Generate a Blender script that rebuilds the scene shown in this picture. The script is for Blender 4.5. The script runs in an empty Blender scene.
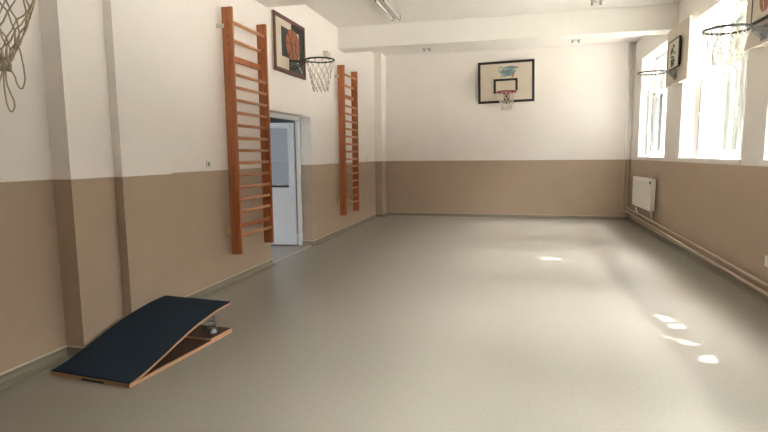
import bpy, bmesh, math, random
from mathutils import Vector, Matrix
random.seed(7)
C = bpy.context.scene.collection
PI = math.pi
W, D, HC, HB, HP = 6.339, 13.873, 4.253, 3.817, 1.475
YF = -1.8          # wall behind the camera

# ------------------------------------------------------------------ materials
def new_mat(name):
    m = bpy.data.materials.new(name); m.use_nodes = True
    nt = m.node_tree; b = nt.nodes['Principled BSDF']
    return m, nt, b
def mat(name, col, rough=.6, metal=0, noise=0, nscale=8, bump=0, bscale=60, spec=.5, coat=0):
    m, nt, b = new_mat(name)
    b.inputs['Base Color'].default_value = (*col, 1)
    b.inputs['Roughness'].default_value = rough
    b.inputs['Metallic'].default_value = metal
    b.inputs['Specular IOR Level'].default_value = spec
    b.inputs['Coat Weight'].default_value = coat
    tc = nt.nodes.new('ShaderNodeTexCoord')
    if noise:
        n = nt.nodes.new('ShaderNodeTexNoise'); n.inputs['Scale'].default_value = nscale; n.inputs['Detail'].default_value = 4
        nt.links.new(tc.outputs['Object'], n.inputs['Vector'])
        r = nt.nodes.new('ShaderNodeMix'); r.data_type = 'RGBA'
        r.inputs['A'].default_value = (*[c*(1-noise) for c in col], 1)
        r.inputs['B'].default_value = (*[min(1, c*(1+noise)) for c in col], 1)
        nt.links.new(n.outputs['Fac'], r.inputs['Factor'])
        nt.links.new(r.outputs['Result'], b.inputs['Base Color'])
    if bump:
        n2 = nt.nodes.new('ShaderNodeTexNoise'); n2.inputs['Scale'].default_value = bscale
        nt.links.new(tc.outputs['Object'], n2.inputs['Vector'])
        bp = nt.nodes.new('ShaderNodeBump'); bp.inputs['Strength'].default_value = bump; bp.inputs['Distance'].default_value = .004
        nt.links.new(n2.outputs['Fac'], bp.inputs['Height']); nt.links.new(bp.outputs['Normal'], b.inputs['Normal'])
    return m
def two_tone(name, low, high, rough=.7, rl=.45):
    """white emulsion above the painted dado line, oil paint below"""
    m, nt, b = new_mat(name)
    N, L = nt.nodes.new, nt.links.new
    g = N('ShaderNodeNewGeometry'); s = N('ShaderNodeSeparateXYZ'); L(g.outputs['Position'], s.inputs[0])
    n = N('ShaderNodeTexNoise'); n.inputs['Scale'].default_value = 3.0; n.inputs['Detail'].default_value = 5
    L(g.outputs['Position'], n.inputs['Vector'])
    n3 = N('ShaderNodeTexNoise'); n3.inputs['Scale'].default_value = 40.0; L(g.outputs['Position'], n3.inputs['Vector'])
    ed = N('ShaderNodeMath'); ed.operation = 'MULTIPLY_ADD'; ed.inputs[1].default_value = .008; L(n.outputs['Fac'], ed.inputs[0]); L(s.outputs['Z'], ed.inputs[2])
    gt = N('ShaderNodeMath'); gt.operation = 'GREATER_THAN'; gt.inputs[1].default_value = HP+.004; L(ed.outputs[0], gt.inputs[0])
    def var(col, a):
        x = N('ShaderNodeMix'); x.data_type = 'RGBA'
        x.inputs['A'].default_value = (*[c*(1-a) for c in col], 1); x.inputs['B'].default_value = (*[min(1, c*(1+a)) for c in col], 1)
        L(n.outputs['Fac'], x.inputs['Factor']); return x
    lo, hi = var(low, .05), var(high, .02)
    mx = N('ShaderNodeMix'); mx.data_type = 'RGBA'
    L(gt.outputs[0], mx.inputs['Factor']); L(lo.outputs['Result'], mx.inputs['A']); L(hi.outputs['Result'], mx.inputs['B'])
    L(mx.outputs['Result'], b.inputs['Base Color'])
    rr = N('ShaderNodeMix'); L(gt.outputs[0], rr.inputs['Factor']); rr.inputs['A'].default_value = rl; rr.inputs['B'].default_value = rough
    L(rr.outputs['Result'], b.inputs['Roughness'])
    bp = N('ShaderNodeBump'); bp.inputs['Strength'].default_value = .12; bp.inputs['Distance'].default_value = .003
    L(n3.outputs['Fac'], bp.inputs['Height']); L(bp.outputs['Normal'], b.inputs['Normal'])
    b.inputs['Specular IOR Level'].default_value = .35
    return m
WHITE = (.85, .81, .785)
DADO = (.43, .33, .245)
M = {}
M['wall'] = two_tone('painted_plaster', DADO, WHITE)
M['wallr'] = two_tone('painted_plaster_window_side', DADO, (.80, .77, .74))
M['pipe'] = two_tone('painted_pipe', (.50, .41, .32), (.80, .77, .74), .5, .35)
M['ceil'] = mat('ceiling_emulsion', (.87, .845, .815), .8, noise=.02, nscale=2)
M['white'] = mat('white_gloss', (.82, .82, .80), .35)
M['pvc'] = mat('white_pvc', (.82, .84, .85), .3)
M['seal'] = mat('grey_seal', (.22, .22, .22), .6)
M['sill'] = mat('white_sill', (.84, .82, .79), .35)
M['base'] = mat('vinyl_cove', (.20, .178, .135), .45, noise=.08, nscale=20)
M['bead'] = mat('cove_top_bead', (.52, .45, .35), .5)
M['thresh'] = mat('threshold_strip', (.55, .50, .42), .35, metal=.4)
M['board'] = mat('cream_painted_board', (.64, .565, .465), .55, noise=.06, nscale=4)
M['plank'] = mat('beige_mounting_board', (.60, .53, .44), .55, noise=.05, nscale=5)
M['black'] = mat('black_paint', (.02, .018, .017), .45)
M['dkred'] = mat('dark_red_frame_paint', (.13, .035, .028), .45, noise=.15, nscale=12)
M['green'] = mat('dark_green_paint', (.028, .04, .04), .5, noise=.2, nscale=10)
M['ball'] = mat('orange_ball_paint', (.34, .105, .05), .5, noise=.4, nscale=14)
M['blue'] = mat('blue_brush_paint', (.20, .31, .35), .6, noise=.3, nscale=20)
M['palewhite'] = mat('offwhite_paint', (.72, .68, .60), .5)
M['pinkred'] = mat('faded_red_rim_paint', (.36, .07, .085), .45)
M['net'] = mat('white_net_cord', (.66, .61, .54), .9)
M['oldnet'] = mat('worn_net_cord', (.42, .35, .25), .95, noise=.25, nscale=40)
M['steel'] = mat('galvanised_steel', (.55, .57, .58), .3, metal=1)
M['spring'] = mat('spring_steel', (.16, .18, .18), .35, metal=.8)
M['dark'] = mat('dark_metal', (.05, .045, .045), .4, metal=.5)
M['ply'] = mat('birch_ply_edge', (.47, .27, .155), .55, noise=.15, nscale=30)
M['brown'] = mat('brown_varnished_ply', (.035, .016, .010), .5, noise=.25, nscale=10)
M['carpet'] = mat('navy_carpet', (.016, .026, .042), .95, noise=.35, nscale=90, bump=.9, bscale=320, spec=.15)
M['rad'] = mat('radiator_enamel', (.84, .82, .78), .3)
M['plastic'] = mat('cream_plastic', (.75, .72, .66), .4)
M['bark'] = mat('pale_bark', (.075, .08, .065), .9, noise=.3, nscale=6, bump=.5, bscale=15)
M['leaf'] = mat('leaf_green', (.10, .17, .05), .6, noise=.3, nscale=1.5)
M['yard'] = mat('yard_concrete', (.32, .31, .28), .9, noise=.1, nscale=.6)
M['door'] = mat('door_pvc', (.70, .74, .78), .35)
M['tube'] = mat('tube_glass', (.86, .86, .84), .25)
M['fix'] = mat('lamp_housing', (.62, .59, .55), .35, metal=.3)
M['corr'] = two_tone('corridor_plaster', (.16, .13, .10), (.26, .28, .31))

def glass():
    m = bpy.data.materials.new('window_glass'); m.use_nodes = True; nt = m.node_tree; nt.nodes.clear()
    N, L = nt.nodes.new, nt.links.new
    o = N('ShaderNodeOutputMaterial'); t = N('ShaderNodeBsdfTransparent'); g = N('ShaderNodeBsdfGlossy'); g.inputs['Roughness'].default_value = .03
    t.inputs['Color'].default_value = (.93, .96, .95, 1)
    lw = N('ShaderNodeLayerWeight'); lw.inputs['Blend'].default_value = .5
    pw = N('ShaderNodeMath'); pw.operation = 'POWER'; pw.inputs[1].default_value = 5; L(lw.outputs['Facing'], pw.inputs[0])
    f = N('ShaderNodeMath'); f.operation = 'MULTIPLY_ADD'; f.inputs[1].default_value = .9; f.inputs[2].default_value = .04; L(pw.outputs[0], f.inputs[0])
    x = N('ShaderNodeMixShader'); L(f.outputs[0], x.inputs[0]); L(t.outputs[0], x.inputs[1]); L(g.outputs[0], x.inputs[2]); L(x.outputs[0], o.inputs[0])
    return m
M['glass'] = glass()

def wood():
    m, nt, b = new_mat('orange_varnished_pine')
    N, L = nt.nodes.new, nt.links.new
    tc = N('ShaderNodeTexCoord'); mp = N('ShaderNodeMapping'); mp.inputs['Scale'].default_value = (30, 12, 1.2); L(tc.outputs['Object'], mp.inputs[0])
    n = N('ShaderNodeTexNoise'); n.inputs['Scale'].default_value = 1.6; n.inputs['Detail'].default_value = 6; n.inputs['Distortion'].default_value = .6; L(mp.outputs[0], n.inputs['Vector'])
    r = N('ShaderNodeValToRGB'); e = r.color_ramp.elements
    e[0].position = .3; e[0].color = (.30, .085, .028, 1); e[1].position = .7; e[1].color = (.50, .175, .060, 1)
    L(n.outputs['Fac'], r.inputs[0])
    k = N('ShaderNodeTexVoronoi'); k.inputs['Scale'].default_value = 4.5; L(tc.outputs['Object'], k.inputs['Vector'])
    kr = N('ShaderNodeValToRGB'); kr.color_ramp.elements[0].position = .04; kr.color_ramp.elements[0].color = (.35, .3, .3, 1); kr.color_ramp.elements[1].position = .09; kr.color_ramp.elements[1].color = (1, 1, 1, 1)
    L(k.outputs['Distance'], kr.inputs[0])
    mu = N('ShaderNodeMix'); mu.data_type = 'RGBA'; mu.blend_type = 'MULTIPLY'; mu.inputs['Factor'].default_value = 1
    L(r.outputs[0], mu.inputs['A']); L(kr.outputs[0], mu.inputs['B']); L(mu.outputs['Result'], b.inputs['Base Color'])
    b.inputs['Roughness'].default_value = .42
    return m
M['wood'] = wood()
M['rung'] = mat('lighter_varnished_rung', (.52, .24, .11), .42, noise=.18, nscale=9)
M['rawwood'] = mat('raw_pine_block', (.62, .42, .22), .6, noise=.1, nscale=10)

def floor_mat():
    m, nt, b = new_mat('speckled_vinyl_floor')
    N, L = nt.nodes.new, nt.links.new
    g = N('ShaderNodeNewGeometry')
    n = N('ShaderNodeTexNoise'); n.inputs['Scale'].default_value = 60; n.inputs['Detail'].default_value = 3; L(g.outputs['Position'], n.inputs['Vector'])
    n2 = N('ShaderNodeTexNoise'); n2.inputs['Scale'].default_value = .9; n2.inputs['Detail'].default_value = 5; L(g.outputs['Position'], n2.inputs['Vector'])
    r = N('ShaderNodeValToRGB'); e = r.color_ramp.elements
    e[0].position = .3; e[0].color = (.220, .200, .169, 1); e[1].position = .7; e[1].color = (.268, .246, .210, 1)
    L(n.outputs['Fac'], r.inputs[0])
    r2 = N('ShaderNodeValToRGB'); e = r2.color_ramp.elements
    e[0].position = .3; e[0].color = (.93, .93, .93, 1); e[1].position = .7; e[1].color = (1.0, 1.0, 1.0, 1)
    L(n2.outputs['Fac'], r2.inputs[0])
    mu = N('ShaderNodeMix'); mu.data_type = 'RGBA'; mu.blend_type = 'MULTIPLY'; mu.inputs['Factor'].default_value = 1
    L(r.outputs[0], mu.inputs['A']); L(r2.outputs[0], mu.inputs['B'])
    # welded sheet seams run across the room every two metres
    s = N('ShaderNodeSeparateXYZ'); L(g.outputs['Position'], s.inputs[0])
    md = N('ShaderNodeMath'); md.operation = 'PINGPONG'; md.inputs[1].default_value = 1.0; L(s.outputs['X'], md.inputs[0])
    lt = N('ShaderNodeMath'); lt.operation = 'LESS_THAN'; lt.inputs[1].default_value = .002; L(md.outputs[0], lt.inputs[0])
    mx = N('ShaderNodeMix'); mx.data_type = 'RGBA'; L(lt.outputs[0], mx.inputs['Factor']); L(mu.outputs['Result'], mx.inputs['A']); mx.inputs['B'].default_value = (.215, .20, .165, 1)
    L(mx.outputs['Result'], b.inputs['Base Color'])
    rr = N('ShaderNodeMapRange'); rr.inputs['To Min'].default_value = .27; rr.inputs['To Max'].default_value = .38; L(n2.outputs['Fac'], rr.inputs['Value'])
    L(rr.outputs[0], b.inputs['Roughness'])
    b.inputs['Specular IOR Level'].default_value = .5
    bp = N('ShaderNodeBump'); bp.inputs['Strength'].default_value = .05; bp.inputs['Distance'].default_value = .001; L(n.outputs['Fac'], bp.inputs['Height']); L(bp.outputs['Normal'], b.inputs['Normal'])
    return m
M['floor'] = floor_mat()

# ------------------------------------------------------------------ mesh helpers
class MB:
    def __init__(s): s.bm = bmesh.new(); s.mi = 0
    def _f(s, vs):
        f = s.bm.faces.new(vs); f.material_index = s.mi; return f
    def box(s, x0, x1, y0, y1, z0, z1):
        v = [s.bm.verts.new((x, y, z)) for z in (z0, z1) for y in (y0, y1) for x in (x0, x1)]
        for q in ((0,2,3,1),(4,5,7,6),(0,1,5,4),(2,6,7,3),(0,4,6,2),(1,3,7,5)): s._f([v[i] for i in q])
        return s
    def bar(s, a, b, w, h, up=(0,0,1)):
        a, b = Vector(a), Vector(b); d = (b-a).normalized(); u = Vector(up); r = d.cross(u).normalized(); u = r.cross(d)
        v = []
        for p in (a, b):
            for i, j in ((-1,-1),(1,-1),(1,1),(-1,1)): v.append(s.bm.verts.new(p+r*(i*w/2)+u*(j*h/2)))
        for q in ((3,2,1,0),(4,5,6,7),(0,1,5,4),(1,2,6,5),(2,3,7,6),(3,0,4,7)): s._f([v[i] for i in q])
        return s
    def tube(s, pts, r, n=8, closed=False, sq=1.0):
        pts = [Vector(p) for p in pts]; N = len(pts); rings = []
        pr = None
        for i, p in enumerate(pts):
            if closed: t = (pts[(i+1) % N]-pts[i-1])
            else: t = pts[min(i+1, N-1)]-pts[max(i-1, 0)]
            t = t.normalized() if t.length > 1e-9 else Vector((0,0,1))
            if pr is None:
                u = Vector((0,0,1)) if abs(t.z) < .9 else Vector((1,0,0)); a = t.cross(u).normalized()
            else:
                a = (pr - t*pr.dot(t)); a = a.normalized() if a.length > 1e-6 else t.orthogonal().normalized()
            pr = a; b = t.cross(a)
            rr = r[i] if isinstance(r, (list, tuple)) else r
            rings.append([s.bm.verts.new(p+(a*math.cos(2*PI*k/n)+b*math.sin(2*PI*k/n)*sq)*rr) for k in range(n)])
        m = N if closed else N-1
        for i in range(m):
            A, B = rings[i], rings[(i+1) % N]
            for k in range(n):
                f = s._f([A[k], A[(k+1)%n], B[(k+1)%n], B[k]]); f.smooth = True
        if not closed: s._f(rings[0][::-1]); s._f(rings[-1])
        return s
    def lathe(s, c, prof, n=20):
        """prof: (radius, z) pairs around vertical axis through c"""
        c = Vector(c); rings = []
        for r, z in prof: rings.append([s.bm.verts.new(c+Vector((r*math.cos(2*PI*k/n), r*math.sin(2*PI*k/n), z))) for k in range(n)])
        for A, B in zip(rings, rings[1:]):
            for k in range(n): f = s._f([A[k], A[(k+1)%n], B[(k+1)%n], B[k]]); f.smooth = True
        s._f(rings[0][::-1]); s._f(rings[-1]); return s
    def prism(s, poly, axis, a, b):
        """poly 2-D outline, extruded along axis from a to b"""
        def P(u, v, w): return {'x': (w, u, v), 'y': (u, w, v), 'z': (u, v, w)}[axis]
        A = [s.bm.verts.new(P(u, v, a)) for u, v in poly]; B = [s.bm.verts.new(P(u, v, b)) for u, v in poly]
        s._f(A[::-1]); s._f(B); n = len(poly)
        for i in range(n): s._f([A[i], A[(i+1)%n], B[(i+1)%n], B[i]])
        return s
    def build(s, name, mats, parent=None, bevel=0, loc=None, sub=0):
        bmesh.ops.recalc_face_normals(s.bm, faces=s.bm.faces[:])
        me = bpy.data.meshes.new(name); s.bm.to_mesh(me); s.bm.free()
        for m in (mats if isinstance(mats, list) else [mats]): me.materials.append(m)
        o = bpy.data.objects.new(name, me); C.objects.link(o)
        if parent: o.parent = parent
        if loc: o.location = loc
        if bevel:
            mod = o.modifiers.new('bevel', 'BEVEL'); mod.width = bevel; mod.segments = 2; mod.limit_method = 'ANGLE'
        return o
def pieces(name, boxes, m, parent, bevel=0):
    for q in boxes: MB().box(*q).build(name, m, parent, bevel=bevel)
def tag(o, label=None, cat=None, group=None, kind=None):
    if label: o['label'] = label
    if cat: o['category'] = cat
    if group: o['group'] = group
    if kind: o['kind'] = kind
    return o
def thing(name, loc, label, cat, group=None, rz=0):
    o = bpy.data.objects.new(name, None); C.objects.link(o); o.location = loc; o.rotation_euler = (0, 0, rz)
    o.empty_display_size = .1
    return tag(o, label, cat, group)
def struct(o, label, cat): return tag(o, label, cat, None, 'structure')
def copy_tree(o, parent=None):
    c = o.copy(); C.objects.link(c); c.parent = parent
    for ch in list(o.children): copy_tree(ch, c)
    return c

# ------------------------------------------------------------------ room shell
b = MB(); b.box(-.26, W+.02, YF-.2, D+.2, -.12, 0)
struct(b.build('floor', M['floor']), 'greenish beige speckled vinyl gym floor', 'floor')
b = MB(); b.box(-.3, W+.3, YF-.2, D+.2, HC, HC+.15)
struct(b.build('ceiling', M['ceil']), 'white painted ceiling above the cross beams', 'ceiling')
# two downstand beams
for i, (y0, y1, l) in enumerate(((6.95, 7.347, 'white cross beam at the top edge of the photo, nearer the camera'), (10.544, 10.95, 'white cross beam farther down the hall, before the end wall'))):
    b = MB(); b.box(0, W, y0, y1, HB, HC)
    struct(b.build('trim_%d' % (i+1), M['ceil'], bevel=.008), l, 'beam')
# left wall with pilaster steps, doorway and the corner column
DY0, DY1, DZ = 7.195, 8.92, 2.335
b = MB()
b.box(-.3, -.05, YF-.2, 3.46, 0, HC); b.box(-.3, .13, 3.46, 3.93, 0, HC); b.box(-.3, .215, 3.93, 4.62, 0, HC)
b.box(-.26, 0, 4.62, DY0, 0, HC); b.box(-.26, 0, DY1, D, 0, HC); b.box(-.26, 0, DY0, DY1, DZ, HC)
b.box(0, .19, 13.42, D, 0, HC)
struct(b.build('wall_left', M['wall']), 'left wall, white above a beige painted dado', 'wall')
b = MB(); b.box(-.3, W+.3, D, D+.2, 0, HC)
struct(b.build('wall_back', M['wall']), 'far end wall, white above a beige dado', 'wall')
b = MB(); b.box(-.3, W+.3, YF-.2, YF, 0, HC)
struct(b.build('wall_front', M['wall']), 'wall behind the camera', 'wall')
# right wall with window openings
WT = .34; ZS, ZT = 1.545, 3.74
wins = [(11.0, 13.16), (7.47, 10.04), (4.30, 6.85), (1.05, 3.55)]
b = MB()
b.box(W, W+WT, YF, D, 0, ZS); b.box(W, W+WT, YF, D, ZT, HC)
ys = [YF]
for a, c in sorted(wins): ys += [a, c]
ys += [D]
for i in range(0, len(ys), 2): b.box(W, W+WT, ys[i], ys[i+1], ZS, ZT)
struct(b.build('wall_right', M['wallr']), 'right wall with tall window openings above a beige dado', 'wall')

# cove skirting
def skirting(name, pts, label):
    """pts go along the wall with the room on the right-hand side"""
    b = MB(); P = [Vector((x, y, 0)) for x, y in pts]; n = len(P)
    prof = [(0, .002), (0, .082), (.007, .084), (.012, .080), (.013, .070), (.015, .045), (.024, .022), (.045, .008), (.085, .003), (.085, .0)]
    rows = []
    for i in range(n):
        d0 = (P[i]-P[i-1]).normalized() if i else (P[1]-P[0]).normalized()
        d1 = (P[i+1]-P[i]).normalized() if i < n-1 else d0
        n0 = Vector((d0.y, -d0.x, 0)); n1 = Vector((d1.y, -d1.x, 0)); m = (n0+n1)
        m = m/ (m.length**2/2) if m.length > 1e-6 else n0
        rows.append([b.bm.verts.new(P[i]+m*u+Vector((0, 0, z))) for u, z in prof])
    for A, B in zip(rows, rows[1:]):
        for k in range(len(prof)-1):
            b.mi = 1 if k in (1, 2, 3) else 0
            b._f([A[k], A[k+1], B[k+1], B[k]])
    b.mi = 0
    o = b.build(name, [M['base'], M['bead']]); struct(o, label, 'skirting'); return o
skirting('baseboard_left', [(-.05, YF), (-.05, 3.46), (.13, 3.46), (.13, 3.93), (.215, 3.93), (.215, 4.62), (0, 4.62), (0, DY0)], 'grey vinyl cove skirting along the near left wall')
skirting('baseboard_left_far', [(-.19, DY1), (0, DY1), (0, 13.42), (.19, 13.42), (.19, D)], 'grey vinyl cove skirting along the left wall past the door')
skirting('baseboard_back', [(.19, D), (W, D)], 'grey vinyl cove skirting along the end wall')
skirting('baseboard_right', [(W, D), (W, YF)], 'grey vinyl cove skirting along the window wall')

# ------------------------------------------------------------------ windows
XF = W+.285
def window(idx, a, c, open_at, label):
    root = bpy.data.objects.new('window_%d' % idx, None); C.objects.link(root); root.location = (XF, a, ZS)
    struct(root, label, 'window')
    w, h = c-a, ZT-ZS; th = 1.43; T = .065
    b = MB()
    b.box(0, .07, 0, w, 0, T); b.box(0, .07, 0, w, h-T, h); b.box(0, .07, 0, T, T, h-T); b.box(0, .07, w-T, w, T, h-T)
    m1, m2 = w/3, 2*w/3
    for m in (m1, m2): b.box(0, .07, m-.035, m+.035, T, h-T)
    for y0, y1 in ((T, m1-.035), (m1+.035, m2-.035), (m2+.035, w-T)): b.box(0, .07, y0, y1, th-.035, th+.035)
    b.build('window_frame', M['pvc'], root, bevel=.004)
    xs = [T, m1-.035, m1+.035, m2-.035, m2+.035, w-T]
    for k in range(3):
        y0, y1 = xs[2*k], xs[2*k+1]
        # upper light
        g = MB(); g.box(.03, .036, y0, y1, th+.035, h-T); g.build('upper_pane', M['glass'], root)
        # casement: hinged on its far jamb
        hy = y1
        ang = math.radians(open_at.get(k, 0))
        s = MB(); ww, z0, z1, f = y1-y0, T, th-.035, .06
        s.box(-.03, .03, -ww, -ww+f, z0, z1); s.box(-.03, .03, -f, 0, z0, z1); s.box(-.03, .03, -ww+f, -f, z0, z0+f); s.box(-.03, .03, -ww+f, -f, z1-f, z1)
        s.mi = 1
        for yy in (-ww+f, -f-.008): s.box(-.032, .032, yy, yy+.008, z0+f, z1-f)
        s.mi = 0
        o = s.build('casement', [M['pvc'], M['seal']], root, bevel=.003); o.location = (.0 if ang else .02, hy, 0); o.rotation_euler = (0, 0, -ang)
        g = MB(); g.box(-.004, .004, -ww+f, -f, z0+f, z1-f); g.build('pane', M['glass'], o)
        hd = MB(); hd.box(-.055, -.03, -ww+.02, -ww+.045, .66, .72); hd.bar((-.06, -ww+.032, .70), (-.06, -ww+.032, .58), .02, .014, (1, 0, 0)); hd.build('handle', M['white'], o)
    return root
window(1, *wins[0], {1: 38}, 'far window in the right wall, one lower casement ajar')
window(2, *wins[1], {2: 16}, 'middle window in the right wall behind the nearest hoop')
window(3, *wins[2], {}, 'near window in the right wall at the photo edge')
window(4, *wins[3], {}, 'window in the right wall beside the camera')
for i, (a, c) in enumerate(wins):
    b = MB(); b.box(W-.035, XF, a-.02 if i else a-.02, c+.02, ZS-.045, ZS+.008)
    struct(b.build('trim_%d' % (i+3), M['sill'], bevel=.006), ['white sill under the far window', 'white sill under the middle window', 'white sill under the near window', 'white sill beside the camera'][i], 'window sill')

# ------------------------------------------------------------------ door and corridor
root = bpy.data.objects.new('door_1', None); C.objects.link(root); root.location = (-.2, DY1, 0)
struct(root, 'white panelled door with a glazed top, standing open into the corridor', 'door')
b = MB(); dw = DY1-DY0
b.box(-.07, 0, -.07, -.002, 0, DZ-.002); b.box(-.07, 0, -dw+.002, -dw+.07, 0, DZ-.002); b.box(-.07, 0, -dw+.07, -.07, DZ-.07, DZ-.002)
b.build('door_frame', M['pvc'], root, bevel=.004)
def leaf(L, hy, ang, side):
    # local: hinge at origin, leaf extends toward -X, thickness in Y
    s = MB(); t = .03; H = 2.235; f = .115
    s.box(-L, -L+f, -t, t, .02, H); s.box(-f, 0, -t, t, .02, H); s.box(-L+f, -f, -t, t, .02, .14); s.box(-L+f, -f, -t, t, H-.1, H); s.box(-L+f, -f, -t, t, .97, 1.07)
    o = s.build('door_leaf', M['door'], root, bevel=.004); o.location = (-.075, hy, 0); o.rotation_euler = (0, 0, ang)
    g = MB(); g.box(-L+f, -f, -.006, .006, 1.07, H-.1); g.build('glass_pane', M['glass'], o)
    g = MB(); g.box(-L+f, -f, -.014, .014, .14, .97)
    for k in range(1, 5): x = -L+f+(L-2*f)*k/5; g.box(x-.004, x+.004, -.018, .018, .14, .97)
    g.build('door_panel', M['door'], o)
    g = MB(); g.box(-L+.03, -L+.07, -.045, -.03, .95, 1.15); g.tube([(-L+.05, -.045, 1.06), (-L+.05, -.08, 1.06), (-L+.16, -.08, 1.06)], .009); g.build('handle', M['steel'], o)
    for z in (.3, 1.25, 1.95):
        g = MB(); g.tube([(.012, -.02, z-.05), (.012, -.02, z+.05)], .012); g.build('hinge', M['steel'], o)
leaf(.80, -.11, math.radians(6), 1)
b = MB(); b.box(-.035, .005, DY0, DY1, -.001, .004)
struct(b.build('trim_7', M['thresh']), 'light threshold strip on the floor in the doorway', 'threshold')
# corridor shell beyond the doorway
b = MB(); b.box(-2.9, -.26, 5.0, 12.6, -.12, 0)
struct(b.build('floor_corridor', M['floor']), 'corridor floor beyond the open door', 'floor')
b = MB(); b.box(-2.9, -2.7, 5.0, 12.6, 0, 3); b.box(-2.7, -.26, 12.4, 12.6, 0, 3)
b.box(-2.7, -.26, 5.0, 5.2, 0, .9); b.box(-2.7, -.26, 5.0, 5.2, 2.6, 3); b.box(-2.7, -2.3, 5.0, 5.2, .9, 2.6); b.box(-.7, -.26, 5.0, 5.2, .9, 2.6)
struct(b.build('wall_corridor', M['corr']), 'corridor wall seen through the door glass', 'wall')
b = MB(); b.box(-2.9, -.26, 5.0, 12.6, 3, 3.1)
struct(b.build('ceiling_corridor', M['ceil']), 'corridor ceiling', 'ceiling')

# ------------------------------------------------------------------ wall bars
def wall_bars(y, label):
    root = thing('wall_bars', (0, y, .392), label, 'wall bars', 'wall bars on the left wall')
    x0, x1, H = .062, .203, 3.068
    for yy in (0, .94-.038):
        b = MB(); b.box(x0, x1, yy-.019+.019, yy+.038, 0, H); b.build('upright', M['wood'], root, bevel=.004)
    def rung(z, kind='rung'):
        if kind == 'rung':
            b = MB(); b.tube([(.165, .036, z), (.165, .904, z)], .0255, 12, sq=.8); b.build('rung', M['rung'], root)
        elif kind == 'back':
            b = MB(); b.tube([(.105, .036, z), (.105, .904, z)], .0255, 12, sq=.8); b.build('rung', M['rung'], root)
        else:
            x = .105 if kind == 'backrail' else .16
            b = MB(); b.box(x-.012, x+.012, .036, .904, z-.04 if kind == 'backrail' else z-.026, z+.04 if kind == 'backrail' else z+.026); b.build('rail', M['wood'], root, bevel=.006)
    rung(2.90); rung(2.705, 'back'); rung(2.478, 'backrail')
    z = 2.272
    for k in range(12): rung(z-.1573*k)
    rung(.362, 'rail'); rung(.232)
    for yy in (.0, .90):
        for zz, m in (((2.865, 'steel'),) if not yy else ())+((.31, 'rawwood'),):
            b = MB(); b.box(.0, x0+.004 if m == 'rawwood' else x0+.03, yy-.03, yy-.002, zz-.045, zz+.045 if m == 'rawwood' else zz+.0)
            b.build('wall_bracket', M[m] if m == 'rawwood' else M['plastic'], root)
    for yy in (-.004, .898):
        for zz in (2.72, 2.62, 1.9, .28):
            b = MB(); b.tube([(.14, yy-.0, zz), (.14, yy+.006, zz)], .009, 10); b.build('bolt', M['dark'], root)
    return root
bars = wall_bars(5.955, 'tall orange varnished wooden wall bars left of the doorway, nearer of the two sets')
far = copy_tree(bars); far.location.y = 10.30
far['label'] = 'orange wooden wall bars past the doorway and basketball hoop, farther of the two sets'

# ------------------------------------------------------------------ basketball hoops
def net_mesh(b, R, drop, rows=5, n=12, waist=.52, r=.0045):
    def pt(row, k):
        t = row/rows; rad = R*(1-(1-waist)*(t**.8)) + (.012*math.sin(k*2.1+row) if row else 0)
        a = 2*PI*(k+.5*(row % 2))/n
        return Vector((rad*math.cos(a), rad*math.sin(a), -drop*t + (.008*math.sin(k*3.3+row*1.7) if row else 0)))
    for row in range(rows):
        for k in range(n):
            p = pt(row, k); q1 = pt(row+1, k); q2 = pt(row+1, (k-1) if row % 2 == 0 else (k+1))
            for q in (q1, q2):
                m = (p+q)/2+Vector((0, 0, -.006)); b.tube([p, m, q], r, 5)
    for k in range(n):   # small bottom tassels and knots
        p = pt(rows, k); b.tube([p, p+Vector((.004, 0, -.02))], r*1.5, 5)
    return b
def rim_parts(root, c, rad, wall_dir, boardface, mat_rim, netmat=None, rnet=.0045, drop=.42, waist=.52, drop2=.13, bracket=None, seg=None):
    """c local rim centre; wall_dir unit vector from rim towards the board; boardface distance from rim centre to board face"""
    c = Vector(c); w = Vector(wall_dir); s = Vector((-w.y, w.x, 0))
    b = MB(); b.tube([c+Vector((rad*math.cos(2*PI*k/40), rad*math.sin(2*PI*k/40), 0)) for k in range(40)], .019 if mat_rim is M['pinkred'] else .0125, 10, closed=True)
    rim = b.build('rim', mat_rim, root)
    for k in range(12):
        b = MB(); a = 2*PI*(k)/12; p = c+Vector((rad*math.cos(a), rad*math.sin(a), -.012))
        t = Vector((-math.sin(a), math.cos(a), 0))
        b.tube([p-t*.012+Vector((0, 0, .006)), p-t*.01+Vector((0, 0, -.012)), p+t*.01+Vector((0, 0, -.012)), p+t*.012+Vector((0, 0, .006))], .003, 5); b.build('net_hook', mat_rim, rim)
    b = MB(); face = c+w*boardface
    for sg in (-1, 1):
        b.bar(c+w*(rad*.86)+s*(sg*rad*.5)+Vector((0, 0, -.004)), face+s*(sg*.06)+Vector((0, 0, -.004)), .022, .014)
        b.bar(c+w*(rad+.03)+s*(sg*.05)+Vector((0, 0, -.012)), face+s*(sg*.05)+Vector((0, 0, -drop2)), .014, .014, s)
    b.bar(c+w*(rad)+s*.0, face, .05, .02)
    p = face-w*.006
    b.bar(p+Vector((0, 0, .03)), p+Vector((0, 0, -drop2-.03)), .15, .012, w)
    b.build('rim_bracket', bracket or M['dark'], root)
    if netmat:
        b = MB(); net_mesh(b, rad-.004, drop, waist=waist, r=rnet); b.build('net', netmat, root, loc=c+Vector((0, 0, -.02)))
    return rim

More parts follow.
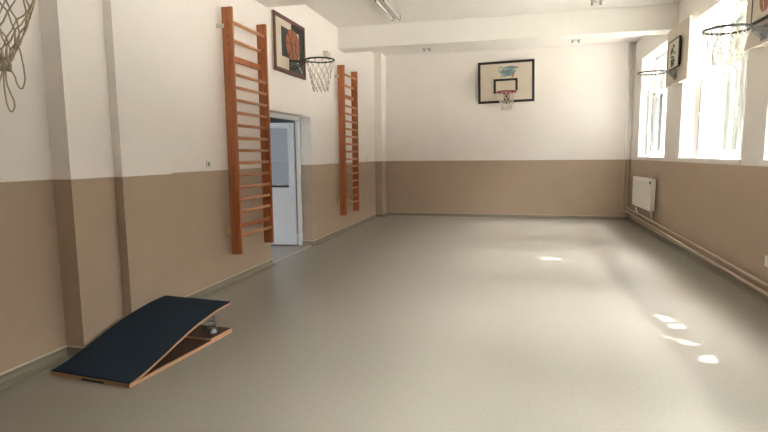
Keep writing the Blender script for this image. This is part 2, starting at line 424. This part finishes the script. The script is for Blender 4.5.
# --- left wall hoop with painted ball picture
root = thing('basketball_hoop', (0, 8.04, 2.945), 'left wall basketball hoop above the doorway, dark red framed board with painted orange ball', 'basketball hoop', 'basketball hoops on the walls')
bw, bh = 1.20, .868
b = MB(); b.box(.012, .044, -bw/2, bw/2, 0, bh); bd = b.build('backboard', M['board'], root, bevel=.003)
b = MB(); t = .06
b.box(.03, .056, -bw/2, -bw/2+t, 0, bh); b.box(.03, .056, bw/2-t, bw/2, 0, bh); b.box(.03, .056, -bw/2+t, bw/2-t, 0, t); b.box(.03, .056, -bw/2+t, bw/2-t, bh-t, bh)
b.build('painted_frame', M['dkred'], bd, bevel=.003)
pieces('painted_dark_panel', [(.044, .0455, -.02, bw/2-t, .06, .27), (.044, .0455, .35, bw/2-t, .27, bh-t), (.044, .0455, .05, .35, .70, bh-t), (.044, .0455, -.33, .05, .25, .70)], M['green'], bd)
b = MB(); b.prism([(.10+.27*math.cos(2*PI*k/28), .475+.255*math.sin(2*PI*k/28)) for k in range(28)], 'x', .0455, .047); b.build('painted_ball', M['ball'], bd)
b = MB()
for pts in ([(-.17, .475), (.0, .50), (.2, .50), (.37, .475)], [(.10, .73), (.06, .6), (.07, .4), (.10, .22)], [(-.11, .65), (.0, .56), (.02, .4), (-.09, .28)], [(.3, .65), (.2, .56), (.19, .4), (.3, .28)]):
    b = MB(); b.tube([(.0475, y, z) for y, z in pts], .004, 5); b.build('painted_seam', M['black'], bd)
for p, q, h in (((.0462, .02, .10), (.0462, .40, .26), .022), ((.0462, .2, .26), (.0462, .46, .09), .012), ((.0462, .05, .18), (.0462, .22, .26), .012)):
    b = MB(); b.bar(p, q, .003, h); b.build('painted_stroke', M['palewhite'], bd)
pieces('mounting_batten', [(.0, .012, -.5, -.44, .1, bh-.1), (.0, .012, .44, .5, .1, bh-.1)], M['rawwood'], root)
rim_parts(root, (.545, 0, .21), .225, (-1, 0, 0), .495, M['black'], M['net'], .0042, .45, .55)

# --- far end wall hoop
root = thing('basketball_hoop', (3.345, D, 2.925), 'basketball hoop on the far end wall, cream black-edged backboard with a red rim', 'basketball hoop', 'basketball hoops on the walls')
bw, bh = 1.385, 1.03
b = MB(); b.box(-bw/2, bw/2, -.10, -.07, 0, bh); bd = b.build('backboard', M['board'], root, bevel=.003)
b = MB(); t = .062; y0, y1 = -.104, -.098
b.box(-bw/2, -bw/2+t, y0, y1, 0, bh); b.box(bw/2-t, bw/2, y0, y1, 0, bh); b.box(-bw/2+t, bw/2-t, y0, y1, 0, t); b.box(-bw/2+t, bw/2-t, y0, y1, bh-t, bh)
b.build('black_border', M['black'], bd)
b = MB(); t = .055; xa, xb, za, zb = -.305, .285, .235, .595
b.box(xa, xa+t, y0, y1, za, zb); b.box(xb-t, xb, y0, y1, za+.06, zb); b.box(xa+t, xb-t, y0, y1, zb-t, zb)
b.build('aiming_square', M['black'], bd)
b = MB(); rs = random.Random(3)
for k in range(34):
    x = rs.uniform(-.2, .08); z = .755+rs.uniform(-.08, .10); L = rs.uniform(.08, .26); cv = rs.uniform(-.05, .05)
    b.tube([(x, -.1005, z), (x+L*.33, -.1015, z+cv), (x+L*.66, -.1015, z+cv*.7), (x+L, -.1005, z+.03)], [.004, .014, .013, .003], 5)
b.tube([(.1, -.101, .82), (.22, -.101, .83), (.31, -.101, .86)], .008, 5)
b.build('blue_paint_smear', M['blue'], bd)
for x, z, r in ((.17, .66, .028), (.19, .70, .02), (.15, .64, .02), (-.12, .63, .02)):
    b = MB(); b.prism([(x+r*math.cos(2*PI*k/10), z+r*1.4*math.sin(2*PI*k/10)) for k in range(10)], 'y', -.1015, -.1); b.build('painted_dab', M['rung'], bd)
pieces('mounting_batten', [(x-.03, x+.03, -.07, 0, .1, bh-.1) for x in (-.5, .5)], M['dark'], root)
root.rotation_euler = (0, math.radians(-1.2), 0)
rim_parts(root, (.015, -.45, .225), .225, (0, 1, 0), .345, M['pinkred'], M['net'], .005, .40, .5, .22, M['dkred'])

# --- two hoops on the window wall
def window_hoop(y, z, label, kind):
    root = thing('basketball_hoop', (W, y, z), label, 'basketball hoop', 'basketball hoops on the walls')
    b = MB(); b.box(-.15, -.12, -.605, .605, 0, .955); pl = b.build('mounting_board', M['plank'], root, bevel=.003)
    pieces('mounting_batten', [(-.12, 0, yy-.03, yy+.03, .02, .93) for yy in ((.10, .45) if kind else (-.45, .45))], M['plank'], root)
    h0, h1, hw = .235, .725, .315
    b = MB(); b.box(-.20, -.18, -hw, hw, h0, h1); bd = b.build('backboard', M['board'], root)
    b = MB(); b.box(-.18, -.15, -hw+.06, hw-.06, h0+.04, h1-.04); b.build('spacer', M['dark'], root)
    b = MB(); t = .022 
    b.box(-.204, -.178, -hw, -hw+t, h0, h1); b.box(-.204, -.178, hw-t, hw, h0, h1); b.box(-.204, -.178, -hw+t, hw-t, h0, h0+t); b.box(-.204, -.178, -hw+t, hw-t, h1-t, h1)
    b.build('board_edging', M['black'], bd)
    if kind == 0:
        b = MB(); b.prism([(-.0+.13*math.cos(2*PI*k/24), .47+.16*math.sin(2*PI*k/24)) for k in range(24)], 'x', -.2015, -.20); b.build('painted_ball', M['ball'], bd)
        b = MB(); b.tube([(-.202, -.12, .47), (-.202, 0, .5), (-.202, .12, .47)], .006, 5); b.tube([(-.202, 0, .62), (-.202, .04, .48), (-.202, 0, .32)], .006, 5); b.build('painted_seam', M['palewhite'], bd)
    else:
        b = MB(); rs = random.Random(5)
        for k in range(16):
            yy = rs.uniform(-.1, .06); zz = .46+rs.uniform(-.15, .15); b.tube([(-.201, yy, zz), (-.202, yy+.04, zz+rs.uniform(-.06, .06)), (-.201, yy+.09, zz+rs.uniform(-.04, .06))], [.006, .016, .006], 5)
        b.build('painted_figure', M['green'] if kind == 2 else mat('grey_green_paint', (.10, .16, .14), .6), bd)
    rc = Vector((-.51, 0, .19)) if kind else Vector((-.54, 0, .145))
    rim_parts(root, rc, .225, (1, 0, 0), .36, M['dark'], M['net'], .0042, .40, .5, .10, M['seal'])
    return root
window_hoop(6.60, 2.82, 'basketball hoop with a white net before the nearer window, orange ball painted on its board', 0)
window_hoop(9.935, 2.80, 'basketball hoop on the pier between the two visible windows, small black-edged painted board', 1)

# --- near left hoop: only the old tied net is in view
root = thing('basketball_hoop', (-.05, 2.62, 2.55), 'basketball hoop at the top left corner with a worn net tied in a knot', 'basketball hoop', 'basketball hoops on the walls')
b = MB(); b.box(.012, .044, -.315, .315, .14, .70); bd = b.build('backboard', M['board'], root)
pieces('mounting_batten', [(0, .012, -.28, -.22, .2, .66), (0, .012, .22, .28, .2, .66)], M['rawwood'], root)
rc = Vector((.60, 0, .22))
rim_parts(root, rc, .225, (-1, 0, 0), .57, M['black'])
b = MB(); n = 8
def np_(row, k):
    t = row/5; rad = .222*(1-.93*t**1.15) ; a = 2*PI*(k+.5*(row % 2))/n+.3
    return Vector((rad*math.cos(a), rad*math.sin(a), -.53*t**.9 + (.035*math.sin(k*2.7+row*1.9)*(1-t) if row else 0)))
for row in range(5):
    for k in range(n):
        p = np_(row, k); q1 = np_(row+1, k); q2 = np_(row+1, (k-1) if row % 2 == 0 else (k+1))
        for q in (q1, q2):
            b.tube([p, (p+q)/2+Vector((0, 0, -.012)), q], .005, 6)
        b.lathe(q1+Vector((0, 0, -.007)), [(.002, 0), (.008, .004), (.008, .010), (.002, .014)], 6)
rs = random.Random(11)
for k in range(7):    # knot
    a0 = rs.uniform(0, 6.28)
    b.tube([Vector((.030*math.cos(a0+j*.7)*rs.uniform(.6, 1), .030*math.sin(a0+j*.7)*rs.uniform(.6, 1), -.53+.04*math.sin(a0+j*1.1+k))) for j in range(9)], .0065, 6)
def off(e, z): return Vector((.97*e, .24*e, -.53+z))
def smooth(P, m=5):
    out = []
    for i in range(len(P)-1):
        p0, p1, p2, p3 = P[max(i-1, 0)], P[i], P[i+1], P[min(i+2, len(P)-1)]
        for j in range(m):
            t = j/m; out.append(.5*((2*p1)+(p2-p0)*t+(2*p0-5*p1+4*p2-p3)*t*t+(3*p1-p0-3*p2+p3)*t**3))
    return out+[P[-1]]
# the long slack loop on the right of the net, and the short loop under the knot
b.tube(smooth([off(*q) for q in ((.075, .16), (.10, .06), (.112, -.07), (.10, -.13), (.082, -.147), (.062, -.12), (.045, -.06), (.0, 0))]), .0048, 6)
b.tube(smooth([off(*q) for q in ((0, 0), (-.018, -.075), (-.018, -.18), (-.010, -.25), (.008, -.285), (.030, -.265), (.032, -.22), (.012, -.165), (-.004, -.10), (0, 0))]), .0048, 6)
b.tube(smooth([off(*q) for q in ((0, 0), (-.05, -.05), (-.10, -.12), (-.12, -.17), (-.10, -.19), (-.06, -.13), (-.01, -.02))]), .0048, 6)
b.build('net', M['oldnet'], root, loc=rc+Vector((0, 0, -.02)))

# ------------------------------------------------------------------ springboard
th = math.radians(4.5)
root = thing('springboard', (.935, 3.02, 0), 'navy carpeted gymnastic springboard with plywood edges standing on the floor by the left pilaster', 'springboard', rz=-th)
SW, SL = .755, 1.245          # local: x from -SW (left) to 0 (right), y = length
b = MB(); b.box(-SW, 0, 0, 1.245, .0, .022); base = b.build('base_board', [M['ply']], root, bevel=.002)
b = MB(); b.box(-SW+.005, -.02, .03, .93, .022, .0245); b.build('base_top_varnish', M['brown'], base)
b = MB(); b.box(-SW+.0, 0, .93, 1.245, .022, .042); bl = b.build('spring_block', M['ply'], root, bevel=.002)
b = MB(); b.box(-SW+.006, -.006, .936, 1.238, .042, .0435); b.build('block_top_varnish', M['brown'], bl)
b = MB(); b.box(-.45, -.24, -.0045, .05, .004, .019); b.build('front_slot', M['brown'], base)
prof = [(0, .040), (.07, .047), (.145, .062), (.26, .094), (.383, .130), (.52, .173), (.653, .212), (.77, .240), (.89, .262), (1.045, .286), (1.15, .293), (1.245, .297)]
def deck(b, x0, x1, lo, hi, s0=0, s1=99):
    P = [q for q in prof if s0 <= q[0] <= s1]
    b.prism([(s, z+hi) for s, z in P]+[(s, z+lo) for s, z in reversed(P)], 'x', x0, x1)
b = MB(); deck(b, -SW, 0, -.022, -.008); b.build('top_board', M['ply'], root)
b = MB(); deck(b, -SW+.002, -.004, -.008, .002); b.build('carpet_cover', M['carpet'], root, bevel=.003)
b = MB(); b.box(-SW, 0, .0, .03, .0215, .034); b.build('front_hinge_strip', M['ply'], root)
for x in (-.11, -SW+.11):
    b = MB(); pts = []
    H0, H1 = .075, .272
    for j in range(97):
        t = j/96; a = t*2*PI*4.2; r = .030+.018*(2*abs(t-.5))
        pts.append((x+r*math.cos(a), 1.09+r*math.sin(a), H0+(H1-H0)*t))
    b.tube(pts, .0055, 7); sp = b.build('coil_spring', M['spring'], root)
    b = MB(); b.lathe((x, 1.09, .042), [(.05, 0), (.05, .006), (.038, .012), (.04, .034), (.026, .04), (.012, .042)], 20); b.build('spring_cup', M['spring'], sp)
    b = MB(); b.lathe((x, 1.09, .262), [(.02, -.004), (.045, 0), (.045, .006)], 20); b.build('spring_cap', M['spring'], sp)

# ------------------------------------------------------------------ radiator and pipes
RY0, RY1, RZ0, RZ1 = 11.33, 12.98, .47, 1.115
root = thing('radiator', (W, RY0, RZ0), 'long white panel radiator under the far window', 'radiator')
L, H = RY1-RY0, RZ1-RZ0
b = MB(); b.box(-.115, -.098, 0, L, .0, H-.01)
n = 44
for k in range(n): y = .04+(L-.08)*(k+.5)/n; b.box(-.1185, -.115, y-.011, y+.011, .05, H-.06)
b.build('front_panel', M['rad'], root, bevel=.003)
b = MB(); b.box(-.045, -.03, .01, L-.01, .0, H-.01); b.build('rear_panel', M['rad'], root)
pieces('side_cover', [(-.117, -.03, -.004, .004, .02, H), (-.117, -.03, L-.004, L+.004, .02, H)], M['rad'], root)
b = MB(); b.box(-.117, -.03, 0, .012, H-.01, H); b.box(-.117, -.03, L-.012, L, H-.01, H); b.box(-.117, -.106, 0, L, H-.01, H); b.box(-.04, -.03, 0, L, H-.01, H)
for k in range(60): y = .02+(L-.04)*k/59; b.box(-.106, -.04, y-.003, y+.003, H-.008, H-.002)
b.build('top_grille', M['rad'], root)
b = MB(); b.tube([(-.135, .05, H-.075), (-.117, .05, H-.075)], .026, 16); b.build('valve_knob', M['dark'], root)
for y in (.05, L-.25):
    b = MB(); b.tube([(-.075, y, .01), (-.075, y, -.10), (-.05, y, -.175)], .014); b.build('feed_pipe', M['rad'], root)
pieces('wall_bracket', [(-.03, -.001, y-.015, y+.015, .05, H-.05) for y in (.25, L-.25)], M['rad'], root)

def fillet(pts, r=.04, n=5):
    out = [Vector(pts[0])]
    for a, p, c in zip(pts, pts[1:], pts[2:]):
        a, p, c = Vector(a), Vector(p), Vector(c); u = (a-p).normalized()*r; v = (c-p).normalized()*r
        for k in range(n+1): t = k/n; out.append(p+u*(1-t)**2+v*t**2)
    out.append(Vector(pts[-1])); return out
for x, z0, z1, lab in ((6.185, .20, .085, 'painted heating pipe in the far right corner, left riser running into the lower skirting pipe'), (6.265, .30, .19, 'painted heating pipe in the far right corner, right riser running into the upper skirting pipe')):
    root = thing('heating_pipe', (x, D-.05, z0), lab, 'pipe', 'heating pipes on the right wall')
    b = MB(); b.tube([Vector(q)-root.location for q in fillet([(x, D-.05, HC-.003), (x, D-.05, z0), (W-.06, D-.16, z0), (W-.06, YF+.05, z1-.10)], .05)], .019, 10)
    b.build('pipe_run', M['pipe'], root)
    for zz in (3.0, 1.9, .8):
        b = MB(); b.tube([(0, 0, zz-z0-.012), (0, 0, zz-z0+.012)], .023, 12); b.bar((0, 0, zz-z0), (0, .05, zz-z0), .012, .012); b.build('pipe_clip', M['pipe'], root)
    yl = [11.9, 9.6, 7.9, 7.55, 5.9]
    for yy in yl:
        t = (D-.16-yy)/(D-.16-YF); zz = z0+(z1-.10-z0)*t
        b = MB(); b.tube([(W-.06-x, yy-.012-(D-.05), zz-z0), (W-.06-x, yy+.012-(D-.05), zz-z0)], .023, 12); b.bar((W-.06-x, yy-(D-.05), zz-z0), (W-x, yy-(D-.05), zz-z0), .012, .012); b.build('pipe_clip', M['pipe'], root)

# ------------------------------------------------------------------ small wall items
def wall_plate(name, loc, nx, w, h, label, cat, detail, m='plastic'):
    root = thing(name, loc, label, cat)
    b = MB(); b.box(0 if nx > 0 else -.012, .012 if nx > 0 else 0, -w/2, w/2, -h/2, h/2); b.build('cover_plate', M[m], root, bevel=.003)
    b = MB(); x0, x1 = (.012, .018) if nx > 0 else (-.018, -.012)
    if detail == 'switch': b.box(x0, x1, -w*.22, w*.22, -h*.3, h*.3)
    else: b.tube([(x0, 0, 0), (x1, 0, 0)], .02, 14)
    b.build('rocker' if detail == 'switch' else 'socket_well', M['seal'] if detail != 'pale' else M['white'], root)
wall_plate('light_switch', (0, 5.61, 1.557), 1, .085, .085, 'small light switch with a dark rocker left of the nearer wall bars', 'light switch', 'switch')
wall_plate('light_switch', (0, 12.63, 1.545), 1, .07, .08, 'small pale switch on the left wall just past the farther wall bars', 'light switch', 'pale')
wall_plate('wall_socket', (W, 6.56, .43), -1, .10, .12, 'white wall socket low on the right wall at the photo edge', 'socket', 'pale', 'white')
root = thing('alarm_box', (0, 9.78, 3.50), 'small cream box high on the left wall between hoop and farther wall bars', 'alarm box')
b = MB(); b.box(0, .10, -.13, .03, 0, .125); b.build('housing', M['plastic'], root, bevel=.006)
b = MB(); b.box(0, .07, .05, .13, .01, .12); b.build('side_module', M['plastic'], root, bevel=.005)
b = MB(); b.box(.10, .104, -.11, .01, .03, .09); b.build('grille', M['fix'], root)
# faint plug on left wall between pilaster and switch: leftover cable box (none visible)

# ------------------------------------------------------------------ ceiling lamps
def ceiling_light(x, y, label):
    root = thing('ceiling_light', (x, y, HC), label, 'ceiling light', 'twin tube ceiling lights')
    Lh = .64
    b = MB(); b.prism([(-.05, 0), (-.04, -.095), (.04, -.095), (.05, 0)], 'y', -Lh, Lh); b.build('housing', M['fix'], root)
    for s in (-1, 1):
        b = MB(); b.prism([(s*.04, -.075), (s*.12, -.045), (s*.122, -.049), (s*.04, -.081)], 'y', -Lh+.02, Lh-.02); b.build('reflector', M['fix'], root)
        b = MB(); b.tube([(s*.068, -Lh+.03, -.105), (s*.068, Lh-.03, -.105)], .014, 10); b.build('fluorescent_tube', M['tube'], root)
        for e in (-1, 1):
            b = MB(); b.box(s*.068-.017, s*.068+.017, e*(Lh-.02)-.014, e*(Lh-.02)+.014, -.13, -.05); b.build('lamp_holder', M['seal'], root)
    for e in (-1, 1):
        b = MB(); b.box(-.05, .05, e*Lh-.004, e*Lh+.004, -.10, 0); b.build('end_cap', M['white'], root)
ceiling_light(1.40, 9.18, 'unlit twin tube ceiling light at the top edge left of centre')
ceiling_light(4.87, 9.13, 'unlit twin tube ceiling light at the top edge right of centre')
ceiling_light(1.47, 12.25, 'unlit twin tube ceiling light beyond the far beam, left one')
ceiling_light(4.87, 12.25, 'unlit twin tube ceiling light beyond the far beam, right one')

# ------------------------------------------------------------------ outside
b = MB(); b.box(W+WT, 60, -40, 60, -.9, -.8)
struct(b.build('ground', M['yard']), 'bright concrete yard outside the windows', 'ground')
EL = math.radians(54); sd = Vector((math.cos(EL), 0, math.sin(EL)))       # towards the sun
patches = [((5.085, 5.58), .025), ((5.14, 5.34), .04), ((5.12, 4.97), .075), ((5.12, 4.86), .05), ((5.12, 4.52), .03),
           ((4.12, 8.47), .03), ((4.35, 8.37), .02), ((4.78, 8.32), .03)]  # floor spots left sunlit; crowns are shaped with gaps towards them
def tree(y, cx, seed, label, n=6000):
    root = thing('tree', (cx, y, -.8), label, 'tree', 'trees outside the windows')
    rs = random.Random(seed); b = MB()
    pts = [(rs.uniform(-.08, .08), rs.uniform(-.08, .08), z) for z in (0, 2, 4, 7, 10, 13, 16.4)]; pts[0] = (0, 0, 0)
    b.tube(pts, [.20, .165, .15, .14, .12, .09, .04], 12)
    for k in range(9):
        a = rs.uniform(0, 6.28); z = rs.uniform(14, 16); q = Vector((math.cos(a)*1.3, math.sin(a)*2.2, 0))*(1 if n > 5000 else .4)+Vector((0, 0, z+1.2)); b.tube([(0, 0, z), q*.5+Vector((0, 0, z*.5+.1)), q], [.06, .04, .015], 7)
    b.build('trunk', M['bark'], root)
    me = bmesh.new(); cen = Vector((0, 0, 16.35)); org = Vector((cx, y, -.8))
    k = 0
    while k < n:
        p = Vector((rs.uniform(-1, 1), rs.uniform(-1, 1), rs.uniform(-1, 1)))
        if max(p.x**2+p.z**2, 0) + abs(p.y)**8 > 1: continue
        k += 1
        cs = 1 if n > 5000 else .42; p = Vector((p.x*1.75*cs, p.y*2.75*cs, p.z*1.75))+cen; wp = p+org; R_ = .17
        hit = False
        for (hx, hy), hr in patches:
            v = wp-Vector((hx, hy, 0)); dd = (v-sd*v.dot(sd)).length
            if dd < hr+.09: hit = True; break
        if hit: continue
        u = Vector((rs.gauss(0, 1), rs.gauss(0, 1), rs.gauss(0, 1))).normalized(); v = u.orthogonal().normalized(); 
        L = rs.uniform(.13, .18); wv = L*.62
        vs = [me.verts.new(p-u*L), me.verts.new(p+v*wv-u*L*.1), me.verts.new(p+u*L), me.verts.new(p-v*wv-u*L*.1)]
        me.faces.new(vs)
    m = bpy.data.meshes.new('foliage'); me.to_mesh(m); me.free(); m.materials.append(M['leaf'])
    o = bpy.data.objects.new('foliage', m); C.objects.link(o); o.parent = root
for i, (x, y, n, lab) in enumerate(((16.2, -.4, 9000, 'tall slim unseen tree, added beside the camera to block the sun'), (16.2, 4.8, 9000, 'tall slim unseen tree, added level with the near window to block the sun'), (16.2, 10.0, 9000, 'tall slim unseen tree, added level with the middle window to block the sun'),  # the tall trees stay out of view, added to block the sun
        (16.2, 15.2, 9000, 'tall slim unseen tree, added level with the end wall to block the sun'), (9.03, 16.0, 3000, 'thin grey tree trunk outside the middle window, left one of the two seen'), (10.31, 18.8, 3000, 'grey tree trunk outside the middle window, right one of the two seen'))):
    tree(y, x, i+1, lab, n)

# ------------------------------------------------------------------ light
w = bpy.data.worlds.new('world'); bpy.context.scene.world = w; w.use_nodes = True
bg = w.node_tree.nodes['Background']; bg.inputs['Color'].default_value = (1.0, .95, .942, 1); wn = w.node_tree
tc = wn.nodes.new('ShaderNodeTexCoord'); sp_ = wn.nodes.new('ShaderNodeSeparateXYZ'); wn.links.new(tc.outputs['Generated'], sp_.inputs[0])
mr = wn.nodes.new('ShaderNodeMapRange'); mr.inputs['From Min'].default_value = .25; mr.inputs['From Max'].default_value = .9; mr.inputs['To Min'].default_value = .095; mr.inputs['To Max'].default_value = 1.3
wn.links.new(sp_.outputs['Z'], mr.inputs['Value'])
# hazy glow of the sky around the sun
dt = wn.nodes.new('ShaderNodeVectorMath'); dt.operation = 'DOT_PRODUCT'; dt.inputs[1].default_value = sd; wn.links.new(tc.outputs['Generated'], dt.inputs[0])
mx = wn.nodes.new('ShaderNodeMath'); mx.operation = 'MAXIMUM'; mx.inputs[1].default_value = 0; wn.links.new(dt.outputs['Value'], mx.inputs[0])
pw = wn.nodes.new('ShaderNodeMath'); pw.operation = 'POWER'; pw.inputs[1].default_value = 24; wn.links.new(mx.outputs[0], pw.inputs[0])
ad = wn.nodes.new('ShaderNodeMath'); ad.operation = 'MULTIPLY_ADD'; ad.inputs[1].default_value = 25.0; wn.links.new(pw.outputs[0], ad.inputs[0]); wn.links.new(mr.outputs[0], ad.inputs[2])
wn.links.new(ad.outputs[0], bg.inputs['Strength'])
s = bpy.data.lights.new('sun', 'SUN'); s.energy = 5.0; s.angle = math.radians(.2); s.color = (1, .95, .87)
so = bpy.data.objects.new('sun', s); C.objects.link(so); so.rotation_euler = sd.to_track_quat('Z', 'Y').to_euler(); so.location = (14, 5, 16)
for a, c in wins:     # portals: they only guide the sampling of the sky through the openings
    l = bpy.data.lights.new('window_portal', 'AREA'); l.shape = 'RECTANGLE'; l.size = c-a; l.size_y = ZT-ZS; l.cycles.is_portal = True
    o = bpy.data.objects.new('window_portal', l); C.objects.link(o); o.location = (W+WT+.02, (a+c)/2, (ZS+ZT)/2)
    o.rotation_euler = Vector((1, 0, 0)).to_track_quat('Z', 'Y').to_euler()
    # X axis of the light along world Y
    o.matrix_world = Matrix(((0, 0, 1, o.location.x), (1, 0, 0, o.location.y), (0, 1, 0, o.location.z), (0, 0, 0, 1)))
l = bpy.data.lights.new('corridor_fill', 'AREA'); l.shape = 'RECTANGLE'; l.size = 1.6; l.size_y = 1.7; l.energy = 1.5; l.color = (.72, .86, 1)  # added area lamp, tints the corridor blue as if from an unseen window
o = bpy.data.objects.new('corridor_fill', l); C.objects.link(o); o.location = (-1.5, 5.1, 1.75); o.rotation_euler = (math.radians(90), 0, math.radians(180))
o.matrix_world = Matrix(((1, 0, 0, -1.5), (0, 0, -1, 5.15), (0, 1, 0, 1.75), (0, 0, 0, 1)))

# ------------------------------------------------------------------ camera
F_, PIT, YAW, ROLL, CX, CH = 521.3, math.radians(6.718), math.radians(14.039), math.radians(-.537), 3.582, 1.65
F = Vector((-math.sin(YAW)*math.cos(PIT), math.cos(YAW)*math.cos(PIT), -math.sin(PIT)))
R = Vector((math.cos(YAW), math.sin(YAW), 0)); U = R.cross(F)
R2 = math.cos(ROLL)*R+math.sin(ROLL)*U; U2 = -math.sin(ROLL)*R+math.cos(ROLL)*U
cam = bpy.data.cameras.new('camera'); cam.lens = F_/768*36; cam.sensor_width = 36; cam.clip_end = 200
co = bpy.data.objects.new('camera', cam); C.objects.link(co)
co.matrix_world = Matrix(((R2.x, U2.x, -F.x, CX), (R2.y, U2.y, -F.y, 0), (R2.z, U2.z, -F.z, CH), (0, 0, 0, 1)))
sc = bpy.context.scene; sc.camera = co
sc.view_settings.view_transform = 'Standard'; sc.view_settings.look = 'None'; sc.view_settings.gamma = 1; sc.view_settings.exposure = 3.85
sc.view_settings.use_curve_mapping = False
sc.cycles.caustics_reflective = False; sc.cycles.caustics_refractive = False
sc.cycles.max_bounces = 12; sc.cycles.diffuse_bounces = 8; sc.cycles.transparent_max_bounces = 16
